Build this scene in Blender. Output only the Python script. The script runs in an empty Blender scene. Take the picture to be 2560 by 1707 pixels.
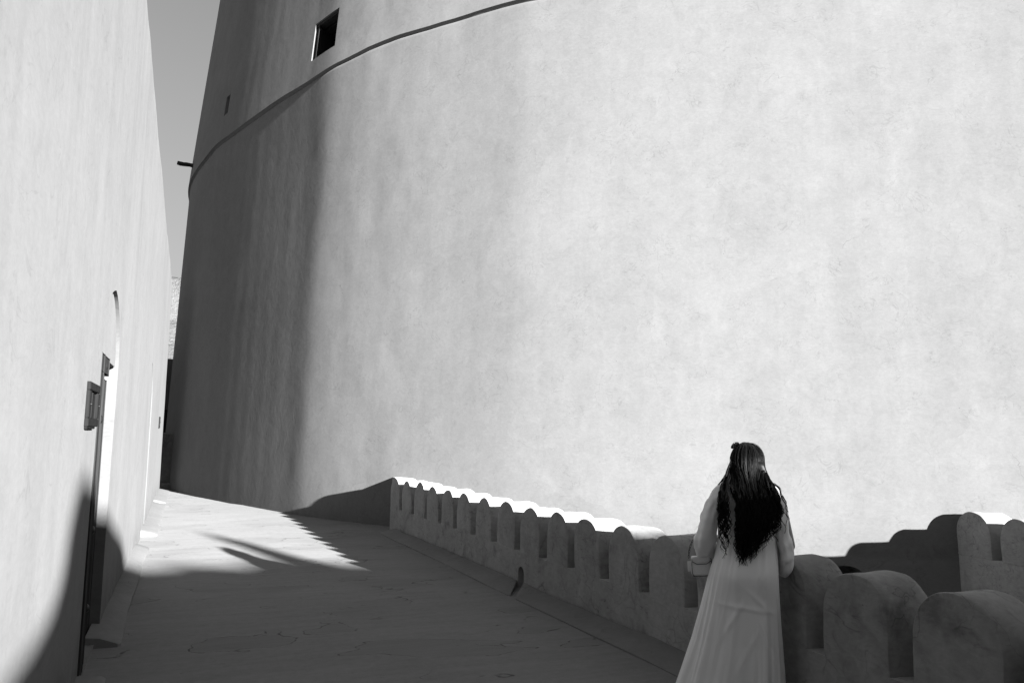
import bpy, bmesh, math, random
import numpy as np
from mathutils import Vector, Matrix
R = math.radians
S = bpy.context.scene
COL = S.collection
random.seed(7)

# ------------------------------------------------------------------ camera
cam_d = bpy.data.cameras.new("camera"); cam = bpy.data.objects.new("camera", cam_d); COL.objects.link(cam)
cam_d.lens = 28; cam_d.sensor_width = 36; cam_d.clip_start = 0.05; cam_d.clip_end = 5000
YAW, PITCH, ROLL = R(23.262), R(6.690), R(0.8)
fw = Vector((math.sin(YAW)*math.cos(PITCH), math.cos(YAW)*math.cos(PITCH), math.sin(PITCH)))
rt = Vector((math.cos(YAW), -math.sin(YAW), 0)); up = rt.cross(fw)
r2 = math.cos(ROLL)*rt + math.sin(ROLL)*up; u2 = -math.sin(ROLL)*rt + math.cos(ROLL)*up
cam.matrix_world = Matrix(((r2.x, u2.x, -fw.x, 0), (r2.y, u2.y, -fw.y, 0), (r2.z, u2.z, -fw.z, 1.65), (0, 0, 0, 1)))
S.camera = cam

# ------------------------------------------------------------------ sky, sun, exposure (a black-and-white photograph: neutral light)
SUN = Vector((0.305, -0.952, 0.190)).normalized()
EL = math.asin(SUN.z); AZ = math.atan2(SUN.x, SUN.y)      # azimuth clockwise from +Y
world = bpy.data.worlds.new("World"); S.world = world; world.use_nodes = True
nt = world.node_tree; nt.nodes.clear()
sky = nt.nodes.new('ShaderNodeTexSky'); sky.sky_type = 'NISHITA'; sky.sun_disc = False
sky.sun_elevation = EL; sky.sun_rotation = AZ; sky.altitude = 500; sky.air_density = 3.0; sky.dust_density = 0.0; sky.ozone_density = 6.0
bw = nt.nodes.new('ShaderNodeRGBToBW'); bg = nt.nodes.new('ShaderNodeBackground'); wo = nt.nodes.new('ShaderNodeOutputWorld')
bg.inputs['Strength'].default_value = 0.043
nt.links.new(sky.outputs[0], bw.inputs[0]); nt.links.new(bw.outputs[0], bg.inputs['Color']); nt.links.new(bg.outputs[0], wo.inputs[0])
sun_d = bpy.data.lights.new("sun", 'SUN'); sun_d.energy = 5.0; sun_d.angle = R(0.53); sun_d.color = (1, 1, 1)
sun = bpy.data.objects.new("sun", sun_d); COL.objects.link(sun); sun.location = (10, -20, 20)
sun.rotation_euler = SUN.to_track_quat('Z', 'Y').to_euler()
S.view_settings.view_transform = 'Standard'; S.view_settings.look = 'None'; S.view_settings.gamma = 1
S.view_settings.use_curve_mapping = False
S.view_settings.exposure = 2.25
S.cycles.max_bounces = 5; S.cycles.diffuse_bounces = 2; S.cycles.caustics_reflective = False; S.cycles.caustics_refractive = False

# ------------------------------------------------------------------ helpers
def _h(ix, iy, iz, s):
    n = (ix*374761393 + iy*668265263 + iz*2147483647 + s*974634777) & 0xffffffff
    n = ((n ^ (n >> 13))*1274126177) & 0xffffffff
    n = ((n ^ (n >> 16))*2246822519) & 0xffffffff
    return ((n ^ (n >> 15)) & 0xffff)/65535.0
def vnoise(x, y, z, s=0):
    x, y, z = np.broadcast_arrays(np.asarray(x, float), np.asarray(y, float), np.asarray(z, float))
    xi, yi, zi = (np.floor(a).astype(np.int64) for a in (x, y, z))
    fx, fy, fz = x-xi, y-yi, z-zi
    fx, fy, fz = (f*f*f*(f*(f*6-15)+10) for f in (fx, fy, fz))
    r = 0
    for dx in (0, 1):
        for dy in (0, 1):
            for dz in (0, 1):
                r = r + _h(xi+dx, yi+dy, zi+dz, s)*(fx if dx else 1-fx)*(fy if dy else 1-fy)*(fz if dz else 1-fz)
    return r*2-1
def fbm(x, y, z, o=3, s=0):
    a, r, f = 1.0, 0, 1.0
    for k in range(o):
        r = r + a*vnoise(x*f, y*f, z*f, s+k*17); a *= .5; f *= 2.03
    return r

def mesh(name, v, f, smooth=True):
    me = bpy.data.meshes.new(name); me.from_pydata([tuple(p) for p in v], [], [tuple(q) for q in f]); me.update()
    bm = bmesh.new(); bm.from_mesh(me); bmesh.ops.recalc_face_normals(bm, faces=bm.faces); bm.to_mesh(me); bm.free()
    if smooth: me.polygons.foreach_set('use_smooth', [True]*len(me.polygons))
    return me
def link(name, me, mat=None, parent=None, loc=None):
    o = bpy.data.objects.new(name, me); COL.objects.link(o)
    if mat is not None and me is not None:
        me.materials.clear(); me.materials.append(mat)
    if parent is not None: o.parent = parent
    if loc is not None: o.location = loc
    return o
def empty(name, loc, rz=0):
    o = bpy.data.objects.new(name, None); COL.objects.link(o); o.location = loc; o.rotation_euler = (0, 0, rz); o.empty_display_size = .1
    return o
def tag(o, label=None, cat=None, group=None, kind=None):
    if label: o['label'] = label
    if cat: o['category'] = cat
    if group: o['group'] = group
    if kind: o['kind'] = kind
    return o
def put(o, parent):
    "parent without moving (parent has only loc/rot)"
    o.parent = parent; o.matrix_parent_inverse = parent.matrix_basis.inverted()
def angle_smooth(me, deg):
    bm = bmesh.new(); bm.from_mesh(me)
    for e in bm.edges:
        e.smooth = not (len(e.link_faces) == 2 and e.calc_face_angle(0) > R(deg))
    bm.to_mesh(me); bm.free()
def box(x0, x1, y0, y1, z0, z1, bev=0.0, seg=2):
    bm = bmesh.new(); bmesh.ops.create_cube(bm, size=1)
    for v in bm.verts:
        v.co = Vector((x0+(x1-x0)*(v.co.x+.5), y0+(y1-y0)*(v.co.y+.5), z0+(z1-z0)*(v.co.z+.5)))
    if bev: bmesh.ops.bevel(bm, geom=bm.edges[:], offset=bev, segments=seg, affect='EDGES', profile=.5)
    me = bpy.data.meshes.new('m'); bm.to_mesh(me); bm.free(); me.polygons.foreach_set('use_smooth', [bool(bev)]*len(me.polygons)); return me
def tube(path, rad, n=8, caps=True):
    "tube along a list of points; rad a number or list"
    path = [Vector(p) for p in path]; v, f = [], []
    rads = rad if hasattr(rad, '__len__') else [rad]*len(path)
    ref = None
    for i, p in enumerate(path):
        t = (path[min(i+1, len(path)-1)]-path[max(i-1, 0)]).normalized()
        if ref is None: ref = t.orthogonal().normalized()
        ref = (ref - t*ref.dot(t)).normalized(); b = t.cross(ref)
        for k in range(n):
            a = 2*math.pi*k/n; v.append(p + (ref*math.cos(a)+b*math.sin(a))*rads[i])
    for i in range(len(path)-1):
        for k in range(n):
            f.append((i*n+k, i*n+(k+1) % n, (i+1)*n+(k+1) % n, (i+1)*n+k))
    if caps: f.append(tuple(range(n))[::-1]); f.append(tuple((len(path)-1)*n+k for k in range(n)))
    return v, f
def lathe(prof, n=20):
    v, f = [], []
    for r_, z_ in prof:
        for k in range(n): a = 2*math.pi*k/n; v.append((r_*math.cos(a), r_*math.sin(a), z_))
    for i in range(len(prof)-1):
        for k in range(n): f.append((i*n+k, i*n+(k+1) % n, (i+1)*n+(k+1) % n, (i+1)*n+k))
    f.append(tuple(range(n))[::-1]); f.append(tuple((len(prof)-1)*n+k for k in range(n)))
    return v, f
def join_vf(parts):
    V, F = [], []
    for v, f in parts:
        b = len(V); V += list(v); F += [tuple(i+b for i in q) for q in f]
    return V, F
def boolean(o, cutters):
    for c in cutters:
        m = o.modifiers.new('cut', 'BOOLEAN'); m.operation = 'DIFFERENCE'; m.solver = 'EXACT'; m.object = c
    dg = bpy.context.evaluated_depsgraph_get(); dg.update()
    me = bpy.data.meshes.new_from_object(o.evaluated_get(dg)); o.modifiers.clear()
    old = o.data; o.data = me; bpy.data.meshes.remove(old)
    for c in cutters:
        d = c.data; bpy.data.objects.remove(c); bpy.data.meshes.remove(d)
    angle_smooth(o.data, 40); o.data.polygons.foreach_set('use_smooth', [True]*len(o.data.polygons))
def loft(sections):
    "closed solid from a list of closed loops with equal point counts"
    n = len(sections[0]); V = [p for s_ in sections for p in s_]; F = []
    for i in range(len(sections)-1):
        for k in range(n): F.append((i*n+k, i*n+(k+1) % n, (i+1)*n+(k+1) % n, (i+1)*n+k))
    F.append(tuple(range(n))[::-1]); F.append(tuple((len(sections)-1)*n+k for k in range(n)))
    return V, F

# ------------------------------------------------------------------ materials
class NB:
    def __init__(s, name):
        s.m = bpy.data.materials.new(name); s.m.use_nodes = True; s.t = s.m.node_tree; s.t.nodes.clear()
        s.out = s.n('ShaderNodeOutputMaterial'); s.b = s.n('ShaderNodeBsdfPrincipled'); s.l(s.b.outputs[0], s.out.inputs[0])
    def n(s, k, **kw):
        x = s.t.nodes.new(k)
        for a, b in kw.items(): setattr(x, a, b)
        return x
    def l(s, a, b): s.t.links.new(a, b)
    def val(s, sock, v):
        if hasattr(v, 'is_output') or hasattr(v, 'links'): s.l(v, sock)
        else: sock.default_value = v
    def math(s, op, a, b=0.0, c=0.0, clamp=False):
        x = s.n('ShaderNodeMath', operation=op, use_clamp=clamp)
        s.val(x.inputs[0], a); s.val(x.inputs[1], b)
        if op in ('MULTIPLY_ADD',): s.val(x.inputs[2], c)
        return x.outputs[0]
    def pos(s, scale=(1, 1, 1), rot=(0, 0, 0), loc=(0, 0, 0), obj=False):
        if obj: c = s.n('ShaderNodeTexCoord').outputs['Object']
        else: c = s.n('ShaderNodeNewGeometry').outputs['Position']
        mp = s.n('ShaderNodeMapping'); s.l(c, mp.inputs[0]); mp.inputs['Scale'].default_value = scale; mp.inputs['Rotation'].default_value = rot; mp.inputs['Location'].default_value = loc
        return mp.outputs[0]
    def noise(s, p, scale, detail=4, rough=.55, dist=0.0):
        x = s.n('ShaderNodeTexNoise'); s.l(p, x.inputs['Vector']); x.inputs['Scale'].default_value = scale
        x.inputs['Detail'].default_value = detail; x.inputs['Roughness'].default_value = rough; x.inputs['Distortion'].default_value = dist
        return x.outputs['Fac']
    def ramp(s, v, a, b):
        x = s.n('ShaderNodeMapRange', interpolation_type='SMOOTHSTEP'); s.val(x.inputs['Value'], v)
        x.inputs['From Min'].default_value = a; x.inputs['From Max'].default_value = b
        return x.outputs['Result']
    def bump(s, h, strength=1.0, dist=.01, nrm=None):
        x = s.n('ShaderNodeBump'); s.l(h, x.inputs['Height']); x.inputs['Strength'].default_value = strength; x.inputs['Distance'].default_value = dist
        if nrm: s.l(nrm, x.inputs['Normal'])
        return x.outputs[0]
    def grey(s, v):
        c = s.n('ShaderNodeCombineColor'); [s.l(v, c.inputs[i]) for i in range(3)]; s.l(c.outputs[0], s.b.inputs['Base Color'])

def plaster(name, base, blotch=.12, streak=.08, trowel=.10, cracks=.5, crack_scale=.55, bump=1.0, stain=.0, rough=.85, pits=.4, flake=0.0, diff=.5, patch=.0, foot=.0):
    m = NB(name); P = m.pos()
    n1 = m.noise(P, .55, 4, .6, .4); n2 = m.noise(P, 3.6, 5, .68, .5); n3 = m.noise(P, 130, 1, .6)
    sw = m.noise(m.pos((9, 9, 22), (.5, .3, .2)), 1.0, 3, .6, 1.6)       # curved trowel sweeps
    st = m.noise(m.pos((6, 6, .35)), 1.0, 3, .6, .25)                       # rain streaks
    st2 = m.noise(m.pos((1.3, 1.3, .12), loc=(3, 1, 0)), 1.0, 2, .6, .2)
    k = m.math('MULTIPLY_ADD', m.math('SUBTRACT', n1, .5), blotch*2.2, 1.0)
    k = m.math('MULTIPLY_ADD', m.math('SUBTRACT', n2, .5), trowel*2.0, k)
    k = m.math('MULTIPLY_ADD', m.math('SUBTRACT', sw, .5), trowel*1.7, k)
    k = m.math('MULTIPLY_ADD', m.math('SUBTRACT', st, .5), streak*2.0, k)
    k = m.math('MULTIPLY_ADD', m.math('SUBTRACT', st2, .5), streak*2.0, k)
    k = m.math('MULTIPLY_ADD', m.math('SUBTRACT', n3, .5), .10, k)
    # hairline cracks: warped cell edges that appear only in places
    wv = m.n('ShaderNodeTexNoise'); m.l(P, wv.inputs['Vector']); wv.inputs['Scale'].default_value = 1.3; wv.inputs['Detail'].default_value = 4
    ws = m.n('ShaderNodeVectorMath', operation='MULTIPLY_ADD'); m.l(wv.outputs['Color'], ws.inputs[0]); ws.inputs[1].default_value = (.9, .9, .9); m.l(P, ws.inputs[2])
    vo = m.n('ShaderNodeTexVoronoi', feature='DISTANCE_TO_EDGE'); m.l(ws.outputs[0], vo.inputs['Vector']); vo.inputs['Scale'].default_value = crack_scale
    line = m.math('SUBTRACT', 1.0, m.ramp(vo.outputs['Distance'], .0004, .0032))
    mask = m.ramp(m.noise(P, 1.3, 2, .5), .57, .68)
    cr = m.math('MULTIPLY', m.math('MULTIPLY', line, mask), cracks)
    # little pits
    pv = m.n('ShaderNodeTexVoronoi', feature='F1'); m.l(P, pv.inputs['Vector']); pv.inputs['Scale'].default_value = 9.0
    pit = m.math('MULTIPLY', m.math('SUBTRACT', 1.0, m.ramp(pv.outputs['Distance'], .03, .09)), m.ramp(m.noise(P, 4.0, 2), .60, .68))
    an = m.noise(m.pos((1.9, 1.9, 2.3), (.4, .2, 0)), 1.0, 3, .6, 1.8)
    arc = m.math('MULTIPLY', m.math('SUBTRACT', 1.0, m.ramp(m.math('ABSOLUTE', m.math('SUBTRACT', an, .5)), .002, .016)), m.ramp(m.noise(P, 2.1, 2), .48, .60))
    fine = m.noise(P, 17, 6, .72, .3)
    k = m.math('MULTIPLY_ADD', m.math('SUBTRACT', fine, .5), trowel*1.5, k)
    k = m.math('MULTIPLY_ADD', arc, -trowel*.9, k)
    dark = m.math('MAXIMUM', cr, m.math('MULTIPLY', pit, pits))
    if patch:
        pc = m.n('ShaderNodeTexVoronoi', feature='F1'); m.l(ws.outputs[0], pc.inputs['Vector']); pc.inputs['Scale'].default_value = .75
        sc_ = m.n('ShaderNodeSeparateColor'); m.l(pc.outputs['Color'], sc_.inputs[0])
        k = m.math('MULTIPLY_ADD', m.math('SUBTRACT', sc_.outputs[0], .5), patch, k)
    if foot:
        sx_ = m.n('ShaderNodeSeparateXYZ'); m.l(P, sx_.inputs[0])
        ft = m.math('MULTIPLY', m.math('SUBTRACT', 1.0, m.ramp(m.math('MULTIPLY_ADD', st, -.9, sx_.outputs[2]), -.42, .12)), m.math('MULTIPLY', m.ramp(n2, .35, .62), m.ramp(sx_.outputs[2], -.12, -.02)))
        dark = m.math('MAXIMUM', dark, m.math('MULTIPLY', ft, foot))
    if stain:
        sn = m.ramp(m.noise(m.pos((2.2, 2.2, 2.2)), 1.0, 6, .65, .6), .53, .72); dark = m.math('MAXIMUM', dark, m.math('MULTIPLY', sn, stain))
    if flake:   # crazed, peeling skin
        fv = m.n('ShaderNodeTexVoronoi', feature='DISTANCE_TO_EDGE'); m.l(ws.outputs[0], fv.inputs['Vector']); fv.inputs['Scale'].default_value = 5.5
        fl = m.math('MULTIPLY', m.math('SUBTRACT', 1.0, m.ramp(fv.outputs['Distance'], .004, .05)), m.ramp(m.noise(P, 2.5, 4), .50, .62))
        dark = m.math('MAXIMUM', dark, m.math('MULTIPLY', fl, flake))
    k = m.math('MULTIPLY', k, m.math('SUBTRACT', 1.0, m.math('MULTIPLY', dark, .75)))
    m.grey(m.math('MULTIPLY', k, base))
    h = m.math('MULTIPLY_ADD', n2, .55, m.math('MULTIPLY', n3, .03))
    h = m.math('MULTIPLY_ADD', fine, .12, h)
    m.l(m.bump(h, .5*bump, .016), m.b.inputs['Normal'])
    m.b.inputs['Roughness'].default_value = rough; m.b.inputs['Specular IOR Level'].default_value = .15
    m.b.inputs['Diffuse Roughness'].default_value = diff
    return m.m

def floor_mat():
    m = NB('floor_plaster'); P = m.pos(); base = .215
    br = m.noise(m.pos((1.1, 9, 1), (0, 0, .05)), 1.0, 3, .6, .5)       # float marks run across the walk
    br2 = m.noise(m.pos((2.5, 42, 1), (0, 0, -.04)), 1.0, 4, .6, .3)
    n1 = m.noise(P, .5, 4, .6, .3); n3 = m.noise(P, 150, 1, .6); n2 = m.noise(P, 14, 3, .65, .5)
    k = m.math('MULTIPLY_ADD', m.math('SUBTRACT', br, .5), .26, 1.0)
    k = m.math('MULTIPLY_ADD', m.math('SUBTRACT', br2, .5), .18, k)
    k = m.math('MULTIPLY_ADD', m.math('SUBTRACT', n1, .5), .34, k)
    k = m.math('MULTIPLY_ADD', m.math('SUBTRACT', n2, .5), .30, k)
    k = m.math('MULTIPLY_ADD', m.math('SUBTRACT', n3, .5), .34, k)
    # delamination contours: one wandering edge, rough worn skin on its low side, only in some zones
    cn = m.noise(m.pos((.75, 1.5, 1), (0, 0, .12), (.6, 2.2, 0)), 1.0, 3, .5, .3)
    d = m.math('ABSOLUTE', m.math('SUBTRACT', cn, .545))
    zone = m.ramp(m.noise(m.pos((.55, .8, 1), loc=(4.1, .3, 0)), 1.0, 2, .5), .46, .56)
    edge = m.math('MULTIPLY', m.math('SUBTRACT', 1.0, m.ramp(d, .0012, .0062)), zone)
    worn = m.math('MULTIPLY', m.ramp(cn, .545, .56), zone)
    cn2 = m.noise(m.pos((1.7, 3.6, 1), (0, 0, -.1), (7, 1, 0)), 1.0, 2, .5, .3)
    d2 = m.math('ABSOLUTE', m.math('SUBTRACT', cn2, .5))
    e2 = m.math('MULTIPLY', m.math('SUBTRACT', 1.0, m.ramp(d2, .001, .009)), m.ramp(m.noise(m.pos((1.4, 2.2, 1), loc=(1, 9, 0)), 1.0, 2), .57, .64))
    pv = m.n('ShaderNodeTexVoronoi', feature='F1'); m.l(P, pv.inputs['Vector']); pv.inputs['Scale'].default_value = 6.0
    pit = m.math('MULTIPLY', m.math('SUBTRACT', 1.0, m.ramp(pv.outputs['Distance'], .03, .10)), m.ramp(m.noise(P, 3.0, 2), .60, .68))
    dark = m.math('MAXIMUM', m.math('MAXIMUM', edge, m.math('MULTIPLY', e2, .8)), m.math('MULTIPLY', pit, .8))
    k = m.math('MULTIPLY', k, m.math('SUBTRACT', 1.0, m.math('MULTIPLY', m.math('MULTIPLY', dark, m.ramp(n2, .38, .58)), .6)))
    k = m.math('MULTIPLY', k, m.math('MULTIPLY_ADD', m.math('MULTIPLY', worn, m.math('SUBTRACT', n2, .25)), -.28, 1.0))
    m.grey(m.math('MULTIPLY', k, base))
    h = m.math('MULTIPLY_ADD', br, .5, m.math('MULTIPLY', br2, .12)); h = m.math('MULTIPLY_ADD', dark, -.8, h)
    h = m.math('MULTIPLY_ADD', worn, m.math('MULTIPLY_ADD', n2, .35, -.35), h); h = m.math('MULTIPLY_ADD', n3, .06, h)
    m.l(m.bump(h, .5, .012), m.b.inputs['Normal'])
    m.b.inputs['Roughness'].default_value = .9; m.b.inputs['Specular IOR Level'].default_value = .1
    m.b.inputs['Diffuse Roughness'].default_value = .35
    return m.m

def simple(name, g, rough=.6, noise=.15, scale=20, stretch=(1, 1, 1), bump=.3, metallic=0, spec=.4, sheen=0):
    m = NB(name); P = m.pos(stretch, obj=True); n = m.noise(P, scale, 5, .6, .3)
    m.grey(m.math('MULTIPLY', m.math('MULTIPLY_ADD', m.math('SUBTRACT', n, .5), noise*2, 1.0), g))
    if bump: m.l(m.bump(n, bump, .003), m.b.inputs['Normal'])
    m.b.inputs['Roughness'].default_value = rough; m.b.inputs['Metallic'].default_value = metallic; m.b.inputs['Specular IOR Level'].default_value = spec
    if sheen: m.b.inputs['Sheen Weight'].default_value = sheen
    return m.m
def wood(name, g):
    m = NB(name); n = m.noise(m.pos((26, 26, 1.2)), 1.0, 6, .65, .6); n2 = m.noise(m.pos((90, 90, 2.5)), 1.0, 3, .6)
    k = m.math('MULTIPLY_ADD', m.math('SUBTRACT', n, .5), 1.5, 1.0); k = m.math('MULTIPLY_ADD', m.math('SUBTRACT', n2, .5), .9, k)
    m.grey(m.math('MULTIPLY', m.math('MAXIMUM', k, .15), g)); m.l(m.bump(n2, .8, .006), m.b.inputs['Normal'])
    m.b.inputs['Roughness'].default_value = .85; m.b.inputs['Specular IOR Level'].default_value = .04
    return m.m

M_tower = plaster('tower_plaster', .178, .14, .05, .15, .45, 1.1, .6, pits=.6, diff=.4, patch=.06, foot=.22)
M_left = plaster('house_plaster', .155, .10, .09, .12, .25, .5, .5, diff=.35, patch=.05, foot=.35)
M_par = plaster('parapet_plaster', .37, .22, .10, .30, .75, .9, 1.5, stain=.5, pits=.8, flake=.3, diff=1.0)
M_floor = floor_mat()
M_kerb = plaster('kerb_plaster', .19, .14, .05, .14, .75, 1.1, 1.0, diff=.25)
M_wood = wood('old_wood', .035)
M_wood2 = wood('box_wood', .02)
M_iron = simple('iron', .03, .5, .3, 40, metallic=.6)
M_dark = simple('recess_dark', .05, .9, .3, 6)
M_ground = plaster('earth', .26, .2, .0, .2, .3, .3, 1.5)

# ------------------------------------------------------------------ ground, walkway, mountain
gv, gf = [], []
gx = [-1500, -400, -60, -20, 0, 20, 60, 400, 1500]; gy = [-400, -60, -20, 0, 20, 60, 200, 700, 2200]
for y in gy:
    for x in gx: gv.append((x, y, -3.2))
for j in range(len(gy)-1):
    for i in range(len(gx)-1): a = j*len(gx)+i; gf.append((a, a+1, a+1+len(gx), a+len(gx)))
tag(link('ground', mesh('ground', gv, gf), M_ground), kind='structure')

nx, ny = 46, 300
X = np.linspace(-.9, 3.80, nx); Y = np.linspace(-7, 30, ny); XX, YY = np.meshgrid(X, Y)
ZZ = .007*fbm(XX*.9, YY*.9, 0*XX, 3, 5) + .0015*fbm(XX*3, YY*12, 0*XX, 2, 9)
v = np.stack([XX, YY, ZZ], -1).reshape(-1, 3).tolist()
f = [(j*nx+i, j*nx+i+1, (j+1)*nx+i+1, (j+1)*nx+i) for j in range(ny-1) for i in range(nx-1)]
b = len(v); v += [(-.9, -7, -3.2), (3.8, -7, -3.2), (3.8, 30, -3.2), (-.9, 30, -3.2)]
f += [tuple([b, b+1] + [i for i in range(nx-1, -1, -1)]), tuple([b+2, b+3] + [(ny-1)*nx+i for i in range(nx)]),
      tuple([b+1, b+2] + [j*nx+nx-1 for j in range(ny-1, -1, -1)]), tuple([b+3, b] + [j*nx for j in range(ny)])]
me = mesh('walkway', v, f); angle_smooth(me, 40)
tag(link('walkway', me, M_floor), kind='structure')

def mountain():
    nx, ny = 150, 60; V = []
    X = np.linspace(-700, 800, nx); Y = np.linspace(520, 1100, ny); XX, YY = np.meshgrid(X, Y)
    rise = np.clip((YY-520)/260, 0, 1); rise = rise*rise*(3-2*rise); fall = np.clip((1100-YY)/250, 0, 1)
    hh = 128 + 22*fbm(XX/160, YY/400, 0*XX, 2, 3)
    Z = hh*rise*fall*(1+.30*fbm(XX/90, YY/70, 0*XX, 5, 11)) + 5*fbm(XX/14, YY/14, 0*XX, 3, 2)*rise - 8
    v = np.stack([XX, YY, Z], -1).reshape(-1, 3).tolist()
    f = [(j*nx+i, j*nx+i+1, (j+1)*nx+i+1, (j+1)*nx+i) for j in range(ny-1) for i in range(nx-1)]
    m = NB('rock'); P = m.pos(); n = m.noise(P, .06, 8, .7, .5); n2 = m.noise(P, .35, 5, .7)
    m.grey(m.math('MULTIPLY', m.math('MULTIPLY_ADD', m.math('SUBTRACT', n2, .5), 1.0, m.math('MULTIPLY_ADD', m.math('SUBTRACT', n, .5), .6, 1.0)), .13))
    m.l(m.bump(n2, 1.0, 4.0), m.b.inputs['Normal']); m.b.inputs['Roughness'].default_value = .9
    tag(link('mountain', mesh('mountain', v, f), m.m), kind='structure')
mountain()

# ------------------------------------------------------------------ round tower
TC = (20.0, 27.0)
TP = [(3.77, 14.24), (4.5, 13.24), (5.3, 12.22), (6.3, 11.28), (7.3, 10.51), (8.3, 9.84), (9.4, 9.14), (10.5, 8.46), (11.5, 7.80), (12.5, 7.16), (14, 6.35), (16, 5.5), (18, 5.0)]
TT = np.array([(-180, 21), (-90, 20), (-30, 20.1), (-10, 20.15), (0, 20.06), (2, 20.02), (4, 19.98), (6, 19.945), (8, 19.92), (10, 19.905), (12, 19.90), (14.0, 19.883), (16.0, 19.866), (18.0, 19.868), (20.0, 19.888), (22.0, 19.928), (24.0, 19.988), (26.0, 20.069), (28.0, 20.172), (29.0, 20.232), (30.0, 20.298), (30.6, 20.34), (31.0, 20.365), (31.4, 20.385), (32.0, 20.412), (33.0, 20.455), (34.0, 20.496)] +
              [(math.degrees(math.atan2(27-y, 20-x)), math.hypot(20-x, 27-y)) for x, y in TP] + [(100, 22.2), (180, 21)], float)
def r_base(phi):
    acc, wsum = 0, 0
    for d, w in ((-.6, .6), (-.3, .9), (0, 1), (.3, .9), (.6, .6)):
        acc = acc + w*np.interp(phi+d, TT[:, 0], TT[:, 1]); wsum += w
    return acc/wsum
RING = 9.5
def r_tower(phi, z, rough=True):
    r = r_base(phi)
    lo = r - .035*z; g_ = np.clip((31.5-phi)/11, 0, 1); g_ = g_*g_*(3-2*g_)
    hi = r - .035*RING - .095*(z-RING) + .034 + .03*g_
    rr = np.where(z < RING, lo, hi) - .045*np.exp(-((z-RING+.035)/.018)**2)
    if rough:
        s = np.radians(phi)*20
        w = np.exp(-((phi-36.5)/4.5)**2); lo_ = np.clip((phi-26)/8, 0, 1)
        rr = rr + (.002+.006*lo_+.008*w)*fbm(s*.42, z*.30, 0*s, 2, 21) + (.0006+.0014*lo_+.006*w)*fbm(s*1.5, z*.75, 0*s, 3, 33) + (.0004+.0008*lo_+.0035*w)*fbm(s*4, z*2.2, 0*s, 2, 37)
    return rr
def tower_pt(phi, z, dr=0.0, rough=False):
    r = float(r_tower(np.array(phi, float), np.array(z, float), rough)) + dr
    return Vector((TC[0]-r*math.cos(R(phi)), TC[1]-r*math.sin(R(phi)), z))
tower = empty('round_tower', (20, 27, -3.2))
tag(tower, 'huge round plastered fort tower with a thin ledge line and two small openings', 'tower')
phis = np.concatenate([np.arange(-176, -12, 8), np.arange(-12, 84, .42), np.arange(84, 184, 8)])
zs = np.concatenate([np.arange(-3.2, RING-.1, .16), [RING-.12, RING-.075, RING-.055, RING-.035, RING-.018, RING-.005, RING+.005, RING+.03, RING+.09], np.arange(RING+.2, 20, .2), [20, 22]])
secs = []
for z in zs:
    rr = r_tower(phis, np.full_like(phis, z))
    wob = .03*np.asarray(vnoise(phis*.25, 0*phis, 0*phis, 4))                # the ledge wanders a little
    if abs(z-RING) < .3:
        rr = r_tower(phis, np.full_like(phis, z)); z_ = z+wob*(1-abs(z-RING)/.3)
    else: z_ = np.full_like(phis, z)
    secs.append(np.stack([TC[0]-rr*np.cos(np.radians(phis)), TC[1]-rr*np.sin(np.radians(phis)), z_], -1).tolist())
V, F = loft(secs)
tw = link('wall', mesh('tower_wall', V, F), M_tower)
def cutter(pts_out, pts_in):
    V = [tuple(p) for p in pts_out]+[tuple(p) for p in pts_in]; n = len(pts_out)
    F = [(k, (k+1) % n, (k+1) % n+n, k+n) for k in range(n)]+[tuple(range(n))[::-1], tuple(range(n, 2*n))]
    return link('cutter', mesh('cutter', V, F, False))
def tower_cut(p0, p1, z0, z1, depth, splay=.0, out=.25):
    o_ = [tower_pt(p0, z0, out), tower_pt(p1, z0, out), tower_pt(p1, z1, out), tower_pt(p0, z1, out)]
    i_ = [tower_pt(p0-splay, z0, -depth), tower_pt(p1, z0, -depth), tower_pt(p1, z1, -depth), tower_pt(p0-splay, z1, -depth)]
    o_[0] = tower_pt(p0+splay*.3, z0, out); o_[3] = tower_pt(p0+splay*.3, z1, out)
    return cutter(o_, i_)
ar = []
for k in range(13):
    a = math.pi*k/12; ar.append((59.2-1.1*math.cos(a)*1.0, -.62+.42*math.sin(a)))
arch = [(58.1, -2.9), (60.3, -2.9)] + ar[::-1]
cuts = [tower_cut(28.35, 31.25, 9.96, 10.88, .75, .9), tower_cut(13.05, 13.95, 10.27, 10.83, .5),
        cutter([tower_pt(p, z, .3) for p, z in arch], [tower_pt(p, z, -.9) for p, z in arch])]
boolean(tw, cuts); put(tw, tower)
V = [tuple(tower_pt(p, z, d)) for z in (9.962, 10.878) for p, d in ((28.60, -.03), (28.74, -.03), (28.12, -.62), (27.8, -.62))]  # dark strip added so the left window reveal doesn't show sunlit
o = link('reveal_shade_strip', mesh('reveal_shade_strip', V, [(0, 1, 2, 3), (4, 5, 6, 7), (0, 1, 5, 4), (1, 2, 6, 5), (2, 3, 7, 6), (3, 0, 4, 7)], False), M_wood); put(o, tower)
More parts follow.
